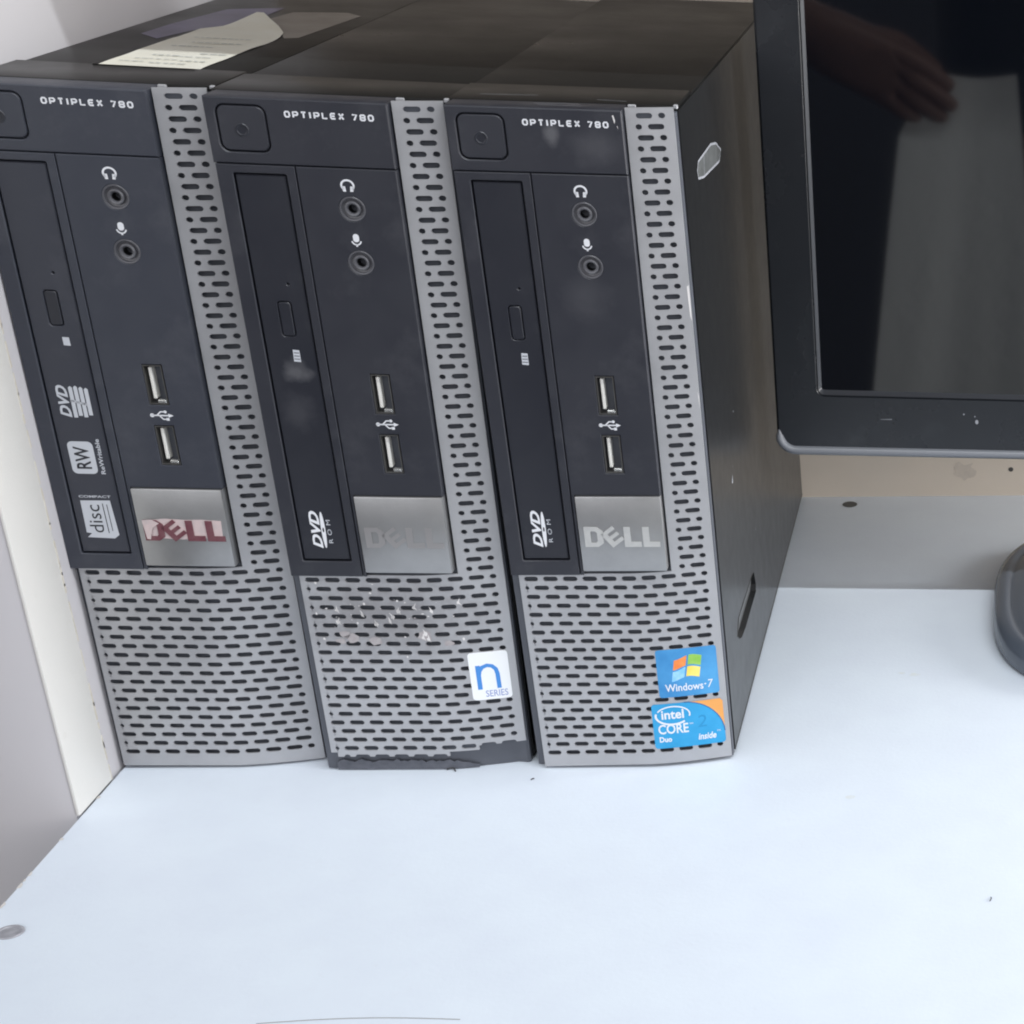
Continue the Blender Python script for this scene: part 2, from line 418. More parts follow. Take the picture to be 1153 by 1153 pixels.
GLYPH = {'O': [([(0, .2), (0, .8), (.2, 1), (.8, 1), (1, .8), (1, .2), (.8, 0), (.2, 0)], 1)], 'P': [([(0, -.08), (0, 1), (.8, 1), (1, .85), (1, .55), (.8, .4), (.1, .4)], 0)],
    'T': [([(0, 1), (1, 1)], 0), ([(.5, 1), (.5, -.08)], 0)], 'I': [([(.5, 1.08), (.5, -.08)], 0)], 'L': [([(0, 1.08), (0, 0), (1, 0)], 0)],
    'E': [([(1, 1), (.15, 1), (0, .85), (0, .15), (.15, 0), (1, 0)], 0), ([(0, .5), (.9, .5)], 0)], 'X': [([(0, 1.05), (1, -.05)], 0), ([(1, 1.05), (0, -.05)], 0)],
    '7': [([(0, 1), (1, 1), (.35, -.08)], 0)], '8': [([(.12, .5), (0, .35), (0, .15), (.15, 0), (.85, 0), (1, .15), (1, .35), (.88, .5), (1, .65), (1, .85), (.85, 1), (.15, 1), (0, .85), (0, .65)], 1), ([(.12, .5), (.88, .5)], 0)]}
GLYPH['0'] = GLYPH['O']
def wide_letters(i, txt, u0, u1, v0, v1, w=.66):
    ws = [.45 if ch == 'I' else 1. for ch in txt]; unit = (u1 - u0) / (sum(ws) + .32 * (len(txt) - 1)); u = u0
    for ch, q in zip(txt, ws):
        for pts, cl in GLYPH[ch]:
            i.stroke([(u + w / 2 + x * (unit * q - w), v0 + w / 2 + y * (v1 - v0 - w)) for x, y in pts], w, 0, closed=bool(cl))
        u += unit * (q + .32)
CASES = []
def case(idx, label, loc, rot, depth):
    root = thing('desktop_computer', label, 'computer', loc, rot, 'desktop computers standing side by side on the shelf')
    bez = {1: 'bezel_glare', 2: 'bezel', 3: 'bezel_scuffed'}[idx]
    # steel body with a folded cover and a grip recess on its right side
    b = bmesh.new(); box(b, 1.8, 87.6, 14, depth, .8, 296.8, 1.0, 2)
    finish('chassis', b, 'steel', root)
    b = bmesh.new()
    box(b, 1.8, 90.6, 50.5, depth, 296.7, 297.7, .45, 2)
    box(b, 1.8, 90.4, 14.2, 52.5, 296.9, 298.9, .5, 2)
    finish('top_cover', b, 'steel_top', root)
    b = bmesh.new()
    slot = [(123.5, 36.5), (125, 40), (121.5, 48), (116, 49.2), (60, 50), (55.5, 47.5), (50.5, 44), (56, 40.3), (64, 37.6), (78, 36.4)]
    plate(b, [(14.6, 1.2), (depth, 1.2), (depth, 296.8), (14.6, 296.8)], [slot], 90.8, 87.7, lambda u, v, d: Vector((d, u, v)), cham=.25)
    finish('side_cover', b, 'steel', root)
    b = bmesh.new(); vs = [b.verts.new(q) for q in ((87.75, 48, 34), (87.75, 128, 34), (90.2, 128, 52), (90.2, 48, 52))]; b.faces.new(vs)
    finish('grip_recess', b, 'recess', root)
    # plastic front body behind the silver sheet
    b = bmesh.new()
    prof = [(3.4, 13.9), (3.4, 5.2), (6.0, 4.6)] + [(x, gy(x) + 3.6) for x in range(7, 88, 3)] + [(89.2, gy(89.2) + 1.6), (90.5, 10.5), (90.5, 13.9)]
    t = bmesh.new(); lo = [t.verts.new((x, y, .4)) for x, y in prof]; hi = [t.verts.new((x, y, 296.8)) for x, y in prof]
    n = len(prof)
    for k in range(n): t.faces.new([lo[k], lo[(k + 1) % n], hi[(k + 1) % n], hi[k]])
    t.faces.new(lo); t.faces.new(hi); bmesh.ops.recalc_face_normals(t, faces=t.faces[:]); merge(b, t, 0)
    finish('front_bezel', b, 'inside', root)
    b = bmesh.new(); t = grille_bm(idx == 2); merge(b, t, 0)
    finish('vent_grille', b, 'silver_dirty' if idx == 2 else 'silver', root, sharp=35)
    # little folded tabs at the head of the strip
    # control panel with the power button
    btn = rrect(8.1, 278.2, 25.5, 295.4, 3.0, 6)
    b = bmesh.new(); plate(b, [(3.8, 273.3), (71.2, 273.3), (71.2, 298.6), (3.8, 298.6)], [rrect(7.6, 277.7, 26.0, 295.9, 3.4, 6)], 0, 12, FRONT, cham=.45)
    box(b, 4.0, 71.0, .9, 14.1, 297.4, 298.7, .4, 2)
    box(b, 4.5, 70.5, 3.5, 4.5, 274, 297)
    cp = finish('control_panel', b, bez, root)
    b = bmesh.new(); plate(b, btn, [], .15, 4, FRONT, cham=.5); pb = finish('power_button', b, bez, root)
    b = bmesh.new(); lathe(b, 16.4, 286.2, [(2.6, .14), (2.3, -.12), (1.9, -.1), (1.6, .12), (0, .12)]); finish('power_light', b, 'door', pb)
    i = Ink(); wide_letters(i, 'OPTIPLEX', 32.8, 54.9, 291.7, 294.3); wide_letters(i, '780', 57.5, 65.8, 291.6, 294.2)
    i.lay('model_lettering', ['print'], ONPANEL, root)
    # optical drive
    b = bmesh.new(); plate(b, [(4.3, 97.6), (33.35, 97.6), (33.35, 272.9), (4.3, 272.9)], [DRIVE_HOLE], 0, 5, FRONT, cham=.35)
    box(b, 5, 33, 4.0, 5.0, 98.2, 272.5)
    bay = finish('drive_bay', b, bez, root)
    b = bmesh.new(); plate(b, [(10.75, 105.3), (29.3, 105.3), (29.3, 269.0), (10.75, 269.0)], [rrect(17.9, 203.9, 23.1, 218.4, 1.2, 3), circ(23.2, 225.6, .45, 8)], .55, 4, FRONT, cham=.4)
    dr = finish('drive_door', b, {1: 'door_glare', 2: 'door_scuffed', 3: 'door'}[idx], bay)
    b = bmesh.new(); plate(b, rrect(18.2, 204.2, 22.8, 218.1, 1.0, 3), [], .45, 4, FRONT, cham=.3); finish('eject_button', b, 'door', bay)
    ONDOOR = lambda u, v, d: Vector((u, .48 - d, v))
    i = Ink(); w = Ink()
    if idx == 1:
        w.poly([(21.4, 195.9), (24.0, 195.7), (23.9, 199.2), (21.4, 199.3)], 0)
        i.text('DVD', (14.4, 165.2, 18.6, 179.0), 0, .035, 90, .3)
        for k, (a, c) in enumerate(((165.2, 178), (166.0, 178.2), (165.4, 177.8), (166.3, 177.4))):
            i.poly([(19.3 + k * 1.95, a), (20.8 + k * 1.95, a), (20.8 + k * 1.95, c), (20.1 + k * 1.95, c + .7), (19.3 + k * 1.95, c)], 0 if k < 3 else 1)
        i.poly([(19.2, 172), (25, 170.4), (25, 171.4), (19.2, 173)], 0)
        i.poly(rrect(14.0, 140.6, 23.8, 154.8, 2.0, 4), 0, lift=0)
        i.text('RW', (16.0, 142.8, 21.8, 152.6), 2, .02, 90, lift=.05)
        i.text('ReWritable', (24.9, 140.6, 26.6, 156.0), 1, .02, 90)
        i.poly([(14.0, 112.0), (24.6, 111.6), (26.6, 113.2), (25.8, 128.8), (14.2, 128.6), (14.0, 114.2), (16.0, 113.8)], 1)
        i.text('disc', (15.8, 114.2, 21.2, 126.8), 2, .0, 90, lift=.05)
        i.stroke([(22.8, 114), (22.6, 127.4)], .35, 2, .05); i.stroke([(24.4, 115), (24.2, 127)], .3, 2, .05)
        i.text('COMPACT', (14.0, 129.9, 26.4, 131.0), 1, .02)
        i.lay('disc_logo', ['print_mid', 'print_mid', 'door'], ONDOOR, dr)
    else:
        z0 = -.2 if idx == 2 else 0
        w.poly([(20.6, 193.4), (23.3, 193.2), (23.3, 198.2), (20.8, 198.4)], 1)
        for k in range(3): w.stroke([(20.9 + .1 * k, 194.5 + 1.3 * k), (23.1, 194.4 + 1.3 * k)], .3, 2, .05)
        i.text('DVD', (15.5, 110.8 + z0, 19.4, 127.9 + z0), 0, .035, 90, .3)
        i.poly([(20.5 + .85 * math.cos(2 * PI * k / 32) + .0 * k, 119.2 + z0 + 8.3 * math.sin(2 * PI * k / 32)) for k in range(32)], 0, [circ(20.5, 119.2 + z0, .38, 10, 1.1)])
        i.text('ROM', (22.0, 113.2 + z0, 23.7, 123.8 + z0), 1, .0, 90, space=1.8)
        i.lay('disc_logo', ['print', 'print_mid', 'door'], ONDOOR, dr)
    w.lay('drive_marking', ['print_mid', 'print_mid', 'door'], ONDOOR, dr)
    # port panel
    b = bmesh.new()
    ring = [circ(52.6, 257.0, 4.9, 28), circ(52.75, 235.4, 4.9, 28), [(49.3, 171.7), (56.9, 171.7), (56.9, 188.9), (49.3, 188.9)], [(49.3, 145.4), (56.9, 145.4), (56.9, 162.7), (49.3, 162.7)]]
    plate(b, [(33.7, 97.6), (35.0, 97.6), (35.0, 135.1), (71.2, 135.1), (71.2, 272.9), (33.7, 272.9)], ring, 0, 5, FRONT, cham=.35)
    finish('port_panel', b, bez, root)
    put_jack(root, 52.6, 257.0); put_jack(root, 52.75, 235.4)
    put_usb(root, 171.9, 188.7); put_usb(root, 145.6, 162.5)
    i = Ink(); headphone_icon(i, 52.1, 266.3); i.lay('headphone_symbol', ['print'], ONPANEL, root)
    i = Ink(); microphone_icon(i, 52.3, 244.7); i.lay('microphone_symbol', ['print'], ONPANEL, root)
    i = Ink(); usb_icon(i, 53.2, 167.2); i.lay('usb_symbol', ['print'], ONPANEL, root)
    # badge plate
    b = bmesh.new(); box(b, 35.15, 70.9, -.9, 6.0, 99.7, 134.9, .6, 2)
    bp = finish('badge_plate', b, 'plate', root)
    if idx == 1: bp['label'] = 'silver badge plate with dark red peeling letters'
    if idx == 3: bp['label'] = 'grey badge plate with pale silver letters'
    ONPLATE = lambda u, v, d: Vector((u, -.95 - d, v))
    if idx == 1:
        i = Ink(); i.poly([(37.6, 120.6), (46, 121.6), (54, 121.2), (61, 121.4), (68.6, 121.0), (68.2, 112.4), (60, 112.9), (52, 112.2), (44, 112.6), (38.4, 112.0), (38.0, 116)], 0)
        i.lay('peeled_film', ['peel'], ONPLATE, bp)
        i = Ink(); i.poly([(37.4, 120.9), (41.2, 121.3), (44.0, 119.6), (41.0, 117.2), (39.6, 112.2), (38.2, 112.4)], 0)
        i.lay('peeled_film', ['peel'], lambda u, v, d: Vector((u, -1.45 - d, v)), bp)
    i = badge_ink()
    i.lay('badge_lettering', [{1: 'letter_red', 2: 'plate_edge', 3: 'letter_silver'}[idx]], lambda u, v, d: Vector((u, -.98 - d, v)), bp, thick=.12 if idx == 2 else .3)
    CASES.append(root)
    return root

R = math.radians
u3 = case(3, 'black desktop computer with two blue stickers, rightmost of the three, beside the monitor', (0, .0006, 0), (0, -R(.586), R(.95)), 363.5)
u2 = case(2, 'black desktop computer with a small white sticker and flaking broken grille, in the middle', (-.09109, -.0027, 0), (0, R(.077), R(.45)), 342)
u1 = case(1, 'black desktop computer with paper label on top, leftmost, against the side panel', (-.18163, .00174, .0005), (0, R(.344), R(.40)), 342)

# --- stickers, residue and labels that belong to single cases
CUT = [x for x in range(56, 91, 2)]
s = Ink(); st = rrect(61.4, 35.4, 87.4, 59.6, 1.2, 3)
s.poly(st, 0)
def flag(cx, cz, w, h):
    def wv(u, v):                                        # waving flag: u,v in -1..1
        return (cx + u * w + v * .9, cz + v * h + .9 * math.sin((u + .4) * 2.6) + u * .5)
    for (a0, a1, b0, b1, mi) in ((-1, -.07, .08, 1, 1), (.07, 1, .08, 1, 2), (-1, -.07, -1, -.08, 3), (.07, 1, -1, -.08, 4)):
        n = 8
        lo_ = [wv(a0 + (a1 - a0) * k / n, b0) for k in range(n + 1)]; hi_ = [wv(a0 + (a1 - a0) * k / n, b1) for k in range(n + 1)]
        s.poly(lo_ + hi_[::-1], mi, lift=.05)
flag(74.2, 49.9, 6.0, 5.4)
s.text('Windows', (64.2, 38.2, 80.6, 42.0), 5, .012, lift=.05); s.text('7', (82.6, 38.6, 84.9, 42.6), 5, .0, shear=.15, lift=.05); s.poly(circ(81.5, 40.6, .4, 8), 5, lift=.05)
s.turn(74.4, 47.5, 0)
# slight tilt so that it follows the sheet
s.lay('operating_system_sticker', ['blue_a', 'flag_red', 'flag_green', 'flag_blue', 'flag_yellow', 'print'], ONSHEET, u3, CUT, .06)['label'] = 'blue square sticker with a four-colour window flag'
s = Ink(); st = rrect(57.2, 9.2, 88.2, 32.2, 1.4, 3); s.poly(st, 0)
s.poly([(71.5 + 0, 32.2)] + [(71.5 + 16.7 * math.sin(R(a)), 14.6 + 17.6 * math.cos(R(a))) for a in range(0, 89, 8)] + [(88.2, 15.2), (88.2, 31.0), (87.2, 32.2)], 1, lift=.04)
s.stroke([(71.5 + 16.7 * math.sin(R(a)), 14.6 + 17.6 * math.cos(R(a))) for a in range(0, 89, 8)], .45, 3, .06)
s.stroke([(66.3 + 7.3 * math.cos(R(a)), 26.2 + 4.4 * math.sin(R(a))) for a in range(-15, 165, 10)], .6, 2, .06)
s.stroke([(66.0 + 7.3 * math.cos(R(a)), 26.0 + 4.6 * math.sin(R(a))) for a in range(165, 320, 10)], .9, 2, .06)
s.text('intel', (61.2, 24.2, 71.0, 29.0), 2, .022, lift=.06)
s.text('CORE', (59.3, 16.6, 72.5, 21.6), 2, .018, lift=.06); s.text('Duo', (59.4, 12.4, 64.8, 15.2), 2, .03, lift=.06)
s.text('inside', (76.4, 12.0, 84.2, 15.4), 2, .02, shear=.2, lift=.06); s.text('TM', (84.6, 15.2, 86.2, 16.0), 2, .0, lift=.06); s.text('TM', (73.0, 20.6, 74.6, 21.4), 2, .0, lift=.06)
s.text('2', (76.6, 18.6, 80.6, 24.8), 4, .0, shear=.1, lift=.03)
s.lay('processor_sticker', ['blue_b', 'orange', 'print', 'blue_dark', 'blue_mid'], ONSHEET, u3, CUT, .06)['label'] = 'blue and orange processor sticker with white lettering'
s = Ink(); s.poly(rrect(70.9, 35.6, 87.0, 59.4, 1.6, 4), 0)
arch = [(73.4, 40.6), (73.4, 52.6)]
s.stroke([(74.4, 40.9), (74.4, 52.8)], 1.9, 1, .05)
s.stroke([(74.4, 47.5), (74.9, 50.0), (76.2, 51.9), (78.2, 52.7), (80.2, 52.2), (81.6, 50.6), (82.1, 48.2), (82.2, 40.9)], 1.75, 1, .06)
s.text('SERIES', (76.4, 37.0, 85.4, 40.2), 2, .0, lift=.07)
s.turn(79, 47.5, 0)
s.lay('series_sticker', ['sticker_white', 'sticker_blue_n', 'sticker_lilac'], ONSHEET, u2, CUT, .06)['label'] = 'white sticker with a blue letter n'

# flakes and residue on the middle grille
s = Ink()
def flake(cx, cz, r, mi=0, n=7, sx=1.):
    s.poly([(cx + sx * r * random.uniform(.55, 1.15) * math.cos(2 * PI * k / n), cz + r * random.uniform(.55, 1.15) * math.sin(2 * PI * k / n)) for k in range(n)], mi)
def gpt(a, c):                                           # marks read off the grille, 0..230 x 0..120 picture units across it
    return 8.0 + a * .3555, 97.3 - c * .395
for a, c, r in ((77, 46, 1.2), (91, 58, 1.2), (81, 33, .8), (119, 42, 1.1), (112, 49, 1.0), (108, 54, 1.0), (138, 37, 1.0), (158, 42, .9), (189, 33, 1.1), (48, 41, .9), (47, 55, 1.0), (70, 56, .6), (24, 45, .7), (28, 76, .8), (147, 69, 1.5), (150, 76, 1.2), (144, 74, 1.0), (122, 98, .7), (90, 20, .6), (120, 29, .5), (29, 8, .8), (123, 73, .5), (190, 78, .8)):
    flake(*gpt(a - 14, c), r, 0, 7, random.uniform(.55, 1.1))
    if r > .85:
        x_, z_ = gpt(a - 14, c); d_ = random.uniform(-1, 1)
        s.poly([(x_ - .35, z_), (x_ + d_ * 1.4, z_ + 2.4), (x_ + .5, z_ + .3), (x_ + d_ * .6 + .9, z_ - 1.5)], 0)
for k in range(26):
    flake(random.uniform(10, 68), 79 + random.gauss(0, 7), random.uniform(.18, .42), random.choice((0, 0, 1)), 5, random.uniform(.6, 1.8))
for a, c, r in ((53, 70, 2.2), (60, 75, 2.4), (47, 78, 1.6), (88, 79, 2.2), (146, 72, 2.6), (172, 82, 1.6)):
    flake(*gpt(a - 14, c), r, 1, 9, 1.5)
s.lay('flaked_residue', ['chip', 'chip_pink'], ONSHEET, u2, CUT)['label'] = 'pale flaking residue stuck to the grille'

s = Ink(); lipx = [(8.2 + 61.0 * k / 40, (3.0 + 1.5 * ((k * 7) % 5) / 5 + random.uniform(-.5, .5)) * (1 if k < 34 else (40.5 - k) / 7)) for k in range(41)]
s.poly([(8.2, -.8)] + [(69, -.8)] + lipx[::-1], 0)
s.lay('broken_lip', ['lip_grey'], lambda u, v, d: Vector((u, gy(u) + 2.9 - d, v + 1.4)), u2, [x for x in range(54, 69, 2)], .9)['label'] = 'chipped grey lip along the torn bottom edge'
# wear on the right-hand edge and on the side
for q in ([(89.0, 226), (89.9, 226.5), (89.9, 211), (89.3, 213)], [(89.4, 180), (89.9, 178), (89.9, 172)], [(67.4, 296.6), (68.0, 296.8), (68.5, 294.6), (68.1, 293.4)], [(68.9, 292.6), (69.2, 292.6), (69.3, 291.2)]):
    s = Ink(); s.poly(q, 0); s.lay('paint_chip', ['chip'], lambda u, v, d: Vector((u, (gy(u) - .1) if u > 72 else -.1, v)), u3)
s = Ink(); tp = [(50.3, 265.4), (55, 268.6), (95, 268.6), (112, 266), (126, 260.2), (118, 256.8), (68, 259.6), (52, 262.0)]
s.poly(tp, 0); s.stroke([(u, v) for u, v in tp], 1.0, 1, .04, closed=True); s.stroke([(70, 260), (72, 268)], .7, 1, .04)
s.lay('tape_residue', ['tape', 'print_dim'], lambda u, v, d: Vector((90.92 + d, u, v)), u3)['label'] = 'dried scrap of clear tape on the side'
for q in ([(74, 114), (78, 117.5), (77, 113)], [(80, 120), (81.5, 121), (81, 119.6)], [(96, 142), (97, 143), (98.4, 141.6)], [(140, 64), (143, 65.2), (142, 63.4)]):
    s = Ink(); s.poly(q, 0); s.lay('paint_chip', ['print_dim'], lambda u, v, d: Vector((90.92, u, v)), u3)

# paper label on the left-hand case, torn and curling at its far end
b = bmesh.new(); NX, NY = 12, 26
lf = [(50, 32.0), (97, 31.6), (117, 31.8), (164, 33.2), (176, 39), (190, 43), (205, 44)]
rt = [(50, 70.7), (97, 70.7), (149, 72.0), (164, 68.5), (184, 60), (202, 49), (205, 47)]
def interp(tab, y):
    for (ya, a), (yb, c) in zip(tab, tab[1:]):
        if y <= yb: return a + (c - a) * (y - ya) / (yb - ya)
    return tab[-1][1]
g = []
for j in range(NY + 1):
    y = 50 + (205 - 50) * j / NY; xl, xr = interp(lf, y), interp(rt, y); r_ = []
    for k in range(NX + 1):
        f = k / NX; x = xl + (xr - xl) * f
        lift = .35 + 3.2 * max(0, (y - 165) / 40) ** 1.6 + .25 * math.sin(y * .16 + x * .2) * min(1, max(0, (y - 80) / 60))
        r_.append(b.verts.new((x + .3 * math.sin(y * .9), y, 297.75 + max(.2, lift) + (1.15 if y < 54 else 0))))
    g.append(r_)
for j in range(NY):
    for k in range(NX): b.faces.new([g[j][k], g[j][k + 1], g[j + 1][k + 1], g[j + 1][k]])
pl = finish('paper_label', b, 'label', u1); pl['label'] = 'torn white paper label curling up at its far end'
s = Ink()
for (xa, ya, L_, w) in ((36, 66, 9, 1.4), (48, 64, 13, 1.6), (39, 74, 15, 1.2), (57, 72, 9, 1.8), (42, 84, 8, 1.8), (53, 83, 12, 1.2), (58, 92, 8, 1.6), (40, 110, 16, 1.6), (44, 122, 20, 1.6), (40, 136, 22, 1.4)):
    x = xa
    while x < xa + L_:
        l = random.uniform(1.2, 3.2); s.poly([(x, ya), (x + l, ya + .2), (x + l + .3, ya + w), (x + .2, ya + w)], 0); x += l + random.uniform(.5, 1.1)
s.lay('label_printing', ['label_ink'], lambda u, v, d: Vector((u, v, 298.5)), pl)
s = Ink(); s.poly([(73, 151), (78, 154.5), (80, 190), (82.4, 233.5), (73.6, 242.6), (60, 238), (50.8, 233.7), (47.6, 203), (58, 186), (67, 166)], 0)
s.lay('label_residue', ['residue'], lambda u, v, d: Vector((u, v, 297.85)), u1)
s = Ink(); s.poly([(15.6, 143), (16.2, 174.5), (21.4, 231.8), (42.8, 247.3), (44.2, 206), (39, 181), (31.0, 160), (26.6, 131)], 0)
s.lay('purple_label', ['purple'], lambda u, v, d: Vector((u, v, 297.85)), u1)

for q in ([(36, 9), (47, 10.2), (54, 8.8)], [(38, 6.2), (55, 5.6)], [(12, 26), (34, 27.5)], [(58, 22), (70, 20)]):
    s = Ink(); s.stroke(q, .35, 0); s.lay('scratch', ['print_dim'], lambda u, v, d: Vector((u, v, 298.95)), u3)
# small silver blocks at the cover corners and strip heads
for o_, pts in ((u1, [(90.4, 14.5)]), (u2, [(90.0, 14.5)]), (u3, [(90.2, 14.4)])):
    b = bmesh.new()
    for x, y in pts: box(b, x - 1.0, x + .75, y - 1.2, y + .9, 297.6, 299.3, .3, 1)
    box(b, 72.2, 75.4, 8.6, 10.0, 297.0, 299.6, .3, 1)
    finish('silver_corner', b, 'silver', o_)

# ------------------------------------------------------------------ shelf, panels
XL = -175.3
def structure(name, bm, m, label):
    o = finish(name, bm, m); o['kind'] = 'structure'; o['label'] = label; return o
b = bmesh.new(); box(b, XL, 900, -262, 420, -18, 0, .5, 2)
shelf = structure('shelf', b, 'shelf', 'white laminate shelf under the computers')
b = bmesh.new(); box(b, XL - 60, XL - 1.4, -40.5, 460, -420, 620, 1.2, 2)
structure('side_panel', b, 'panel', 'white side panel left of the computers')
b = bmesh.new(); box(b, XL - 1.5, XL, -40.9, -8.2, .3, 600, .5, 2)
strip = finish('edge_strip', b, 'strip'); tag(strip, 'cream edging strip on the side panel left of the computers', 'edging')
b = bmesh.new()
z = .6
while z < 300:
    l = random.uniform(1.5, 11); w = random.uniform(.15, 1.1)
    box(b, XL - 1.38, XL + .12, -8.3 - w, -8.0, z, z + l); z += l * random.uniform(.6, 1.6)
finish('glue_line', b, 'yellowed', strip)
b = bmesh.new(); box(b, -700, 1100, 0, 12, -20, 620)
bw = structure('back_panel', b, 'wall', 'beige back panel behind the monitor'); bw.location = (0, .3588, 0); bw.rotation_euler = (0, 0, math.atan(.0745))
b = bmesh.new(); box(b, -900, 1100, 15., 500, 505, 523, 1, 2)
us = finish('upper_shelf', b, 'upper'); us['kind'] = 'structure'; us['label'] = 'brown board above the computers'
def at_shelf(u, v, d): return Vector((u, v, .12 + d))
for x, y, a_ in ((170, 104, 2.2), (163, 106, 1.2), (148, -27, 1.8)):
    s = Ink(); flake(x, y, a_, 0, 11, 1.6); s.lay('faint_stain', ['shelf_stain'], lambda u, v, d: Vector((u, v, .06)), shelf)
s = Ink(); s.poly(circ(115.4, 353.3, 4.6, 20, 5.2), 0); s.lay('screw_hole', ['plug'], at_shelf, shelf)
b = bmesh.new(); lathe(b, -163.6, -131.5, [(5.2, .1), (4.9, .5), (4.0, .55), (3.6, .2), (2.4, .2), (1.8, .4), (0, .3)], 24, put=lambda u, v, d: Vector((u, v, d)))
finish('cam_cap', b, 'capm', shelf)
s = Ink()
for x, y, l in ((XL + .5, -88, 4), (XL + .5, -93, 2.5), (XL + .4, -97, 5), (XL + .4, -60, 2.5), (XL + .5, -112, 6), (XL + .4, -24, 3)):
    s.poly([(x - .4, y - l / 2), (x + random.uniform(.3, 1.4), y - l * .3), (x + random.uniform(.3, 1.1), y + l * .2), (x - .4, y + l / 2)], 0)
s.lay('edge_chipping', ['shelf_edge'], at_shelf, shelf)
s = Ink(); s.stroke([(-52 + 6.5 * k, -195.6 + 2.2 * math.sin(PI * k / 11)) for k in range(12)], .5, 0)
s.lay('scratch', ['crumb'], at_shelf, shelf)
s = Ink(); flake(0, 0, 7, 0, 16, 1.1); s.lay('wall_smudge', ['stain'], lambda u, v, d: Vector((187 + u, -.12, 17 + v)), bw)
s = Ink(); s.poly(circ(0, 0, 1.6, 12), 0); s.lay('nail_hole', ['plug'], lambda u, v, d: Vector((217 + u, -.12, 18 + v)), bw)
# lint and crumbs lying on the shelf
def lint(pts, r, label, m='lint'):
    cu = bpy.data.curves.new('hair', 'CURVE'); cu.dimensions = '3D'; cu.bevel_depth = r * MM; cu.bevel_resolution = 1
    sp = cu.splines.new('POLY'); sp.points.add(len(pts) - 1)
    for q, (x, y, z_) in zip(sp.points, pts): q.co = (x * MM, y * MM, z_ * MM, 1)
    ob = bpy.data.objects.new('t', cu); me = bpy.data.meshes.new_from_object(ob); bpy.data.objects.remove(ob); bpy.data.curves.remove(cu)
    me.materials.clear(); me.materials.append(M[m]); me.name = 'lint'
    o = bpy.data.objects.new('lint_fibre', me); C.objects.link(o); tag(o, label, 'lint'); return o
lint([(-36, .2, .4), (-34.6, 1.0, .9), (-33, .6, 1.0), (-31.8, -1.2, .4)], .33, 'short dark lint fibre on the shelf before the middle computer')
lint([(3.2, -9.6, .35), (3.9, -8.8, .6), (4.3, -8.4, .3)], .25, 'tiny dark speck of lint before the gap left of the rightmost computer')
lint([(213.6, -118, .3), (214.2, -116.4, .6), (214.0, -115, .3)], .22, 'tiny dark lint at the right of the bare shelf')

# ------------------------------------------------------------------ monitor
TILT = math.atan(.030)
mon = thing('monitor', 'black flat monitor with a glossy dark screen standing right of the computers', 'monitor', (.0965, .1815, .0948), (-TILT, 0, 0))
W_, H_ = 410., 345.
b = bmesh.new()
plate(b, rrect(0, 0, W_, H_, 9, 8), [rrect(22.6, 31.5, W_ - 22.6, H_ - 26, 3.0, 4)], 0, 14, FRONT, cham=1.2)
finish('screen_bezel', b, 'mon', mon, sharp=40)
b = bmesh.new()                                          # rounded lower rim, a shade lighter
plate(b, rrect(1.0, -3.2, W_ - 1.0, H_ - 1, 9, 8), [rrect(10, 8, W_ - 10, H_ - 10, 3, 2)], 2.2, 16, FRONT, cham=2.4)
finish('rear_rim', b, 'mon', mon, sharp=60)
path = [(1.2, 12 - k) for k in range(0, 4)] + [(9.6 - 8.4 * math.cos(R(a)), 9.2 - 8.4 * math.sin(R(a))) for a in range(0, 91, 10)] + [(9.6 + q, .8) for q in range(4, int(W_) - 10, 20)] + [(W_ - 9.6, .8)]
b = bmesh.new(); rings = []
for k, (u, v) in enumerate(path):
    a = path[max(0, k - 1)]; c = path[min(len(path) - 1, k + 1)]; d = Vector((c[0] - a[0], c[1] - a[1])).normalized(); nn = Vector((-d.y, d.x))
    rr = 2.5 * min(1, .25 + k / 8)
    rings.append([b.verts.new((u + nn.x * rr * math.cos(2 * PI * q / 12), .9 + 1.4 * rr * math.sin(2 * PI * q / 12) , v + nn.y * rr * math.cos(2 * PI * q / 12))) for q in range(12)])
for a, c in zip(rings, rings[1:]):
    for q in range(12): b.faces.new([a[q], a[(q + 1) % 12], c[(q + 1) % 12], c[q]])
bmesh.ops.recalc_face_normals(b, faces=b.faces[:])
finish('lower_rim', b, 'rim', mon, sharp=60)
b = bmesh.new(); plate(b, rrect(8, 6, W_ - 8, H_ - 6, 9, 6), [], 13, 48, FRONT, back=True, cham=6); finish('rear_shell', b, 'mon', mon)
b = bmesh.new()                                          # sloped inner lip
outer, inner = rrect(22.4, 31.3, W_ - 22.4, H_ - 25.8, 3.2, 4), rrect(24.0, 33.6, W_ - 24.0, H_ - 27.6, 1.2, 4)
t = bmesh.new(); A_ = [t.verts.new((u, .15, v)) for u, v in outer]; B_ = [t.verts.new((u, 2.6, v)) for u, v in inner]
for k in range(len(A_)): j = (k + 1) % len(A_); t.faces.new([A_[k], A_[j], B_[j], B_[k]])
bmesh.ops.recalc_face_normals(t, faces=t.faces[:]); merge(b, t, 0)
finish('screen_lip', b, 'lip', mon, sharp=60)
b = bmesh.new(); box(b, 23.5, W_ - 23.5, 2.5, 6, 33, H_ - 27); finish('screen', b, 'screen', mon)
for q in (circ(104.6, 18.5, .9, 8, 1.3), circ(103.6, 21.5, .4, 6), circ(97.8, 22.6, .5, 6), [(54, 18.8), (60, 19.1), (60, 18.7), (54, 18.6)]):
    s = Ink(); s.poly(q, 0); s.lay('dust_speck', ['print_dim'], ONPANEL, mon)
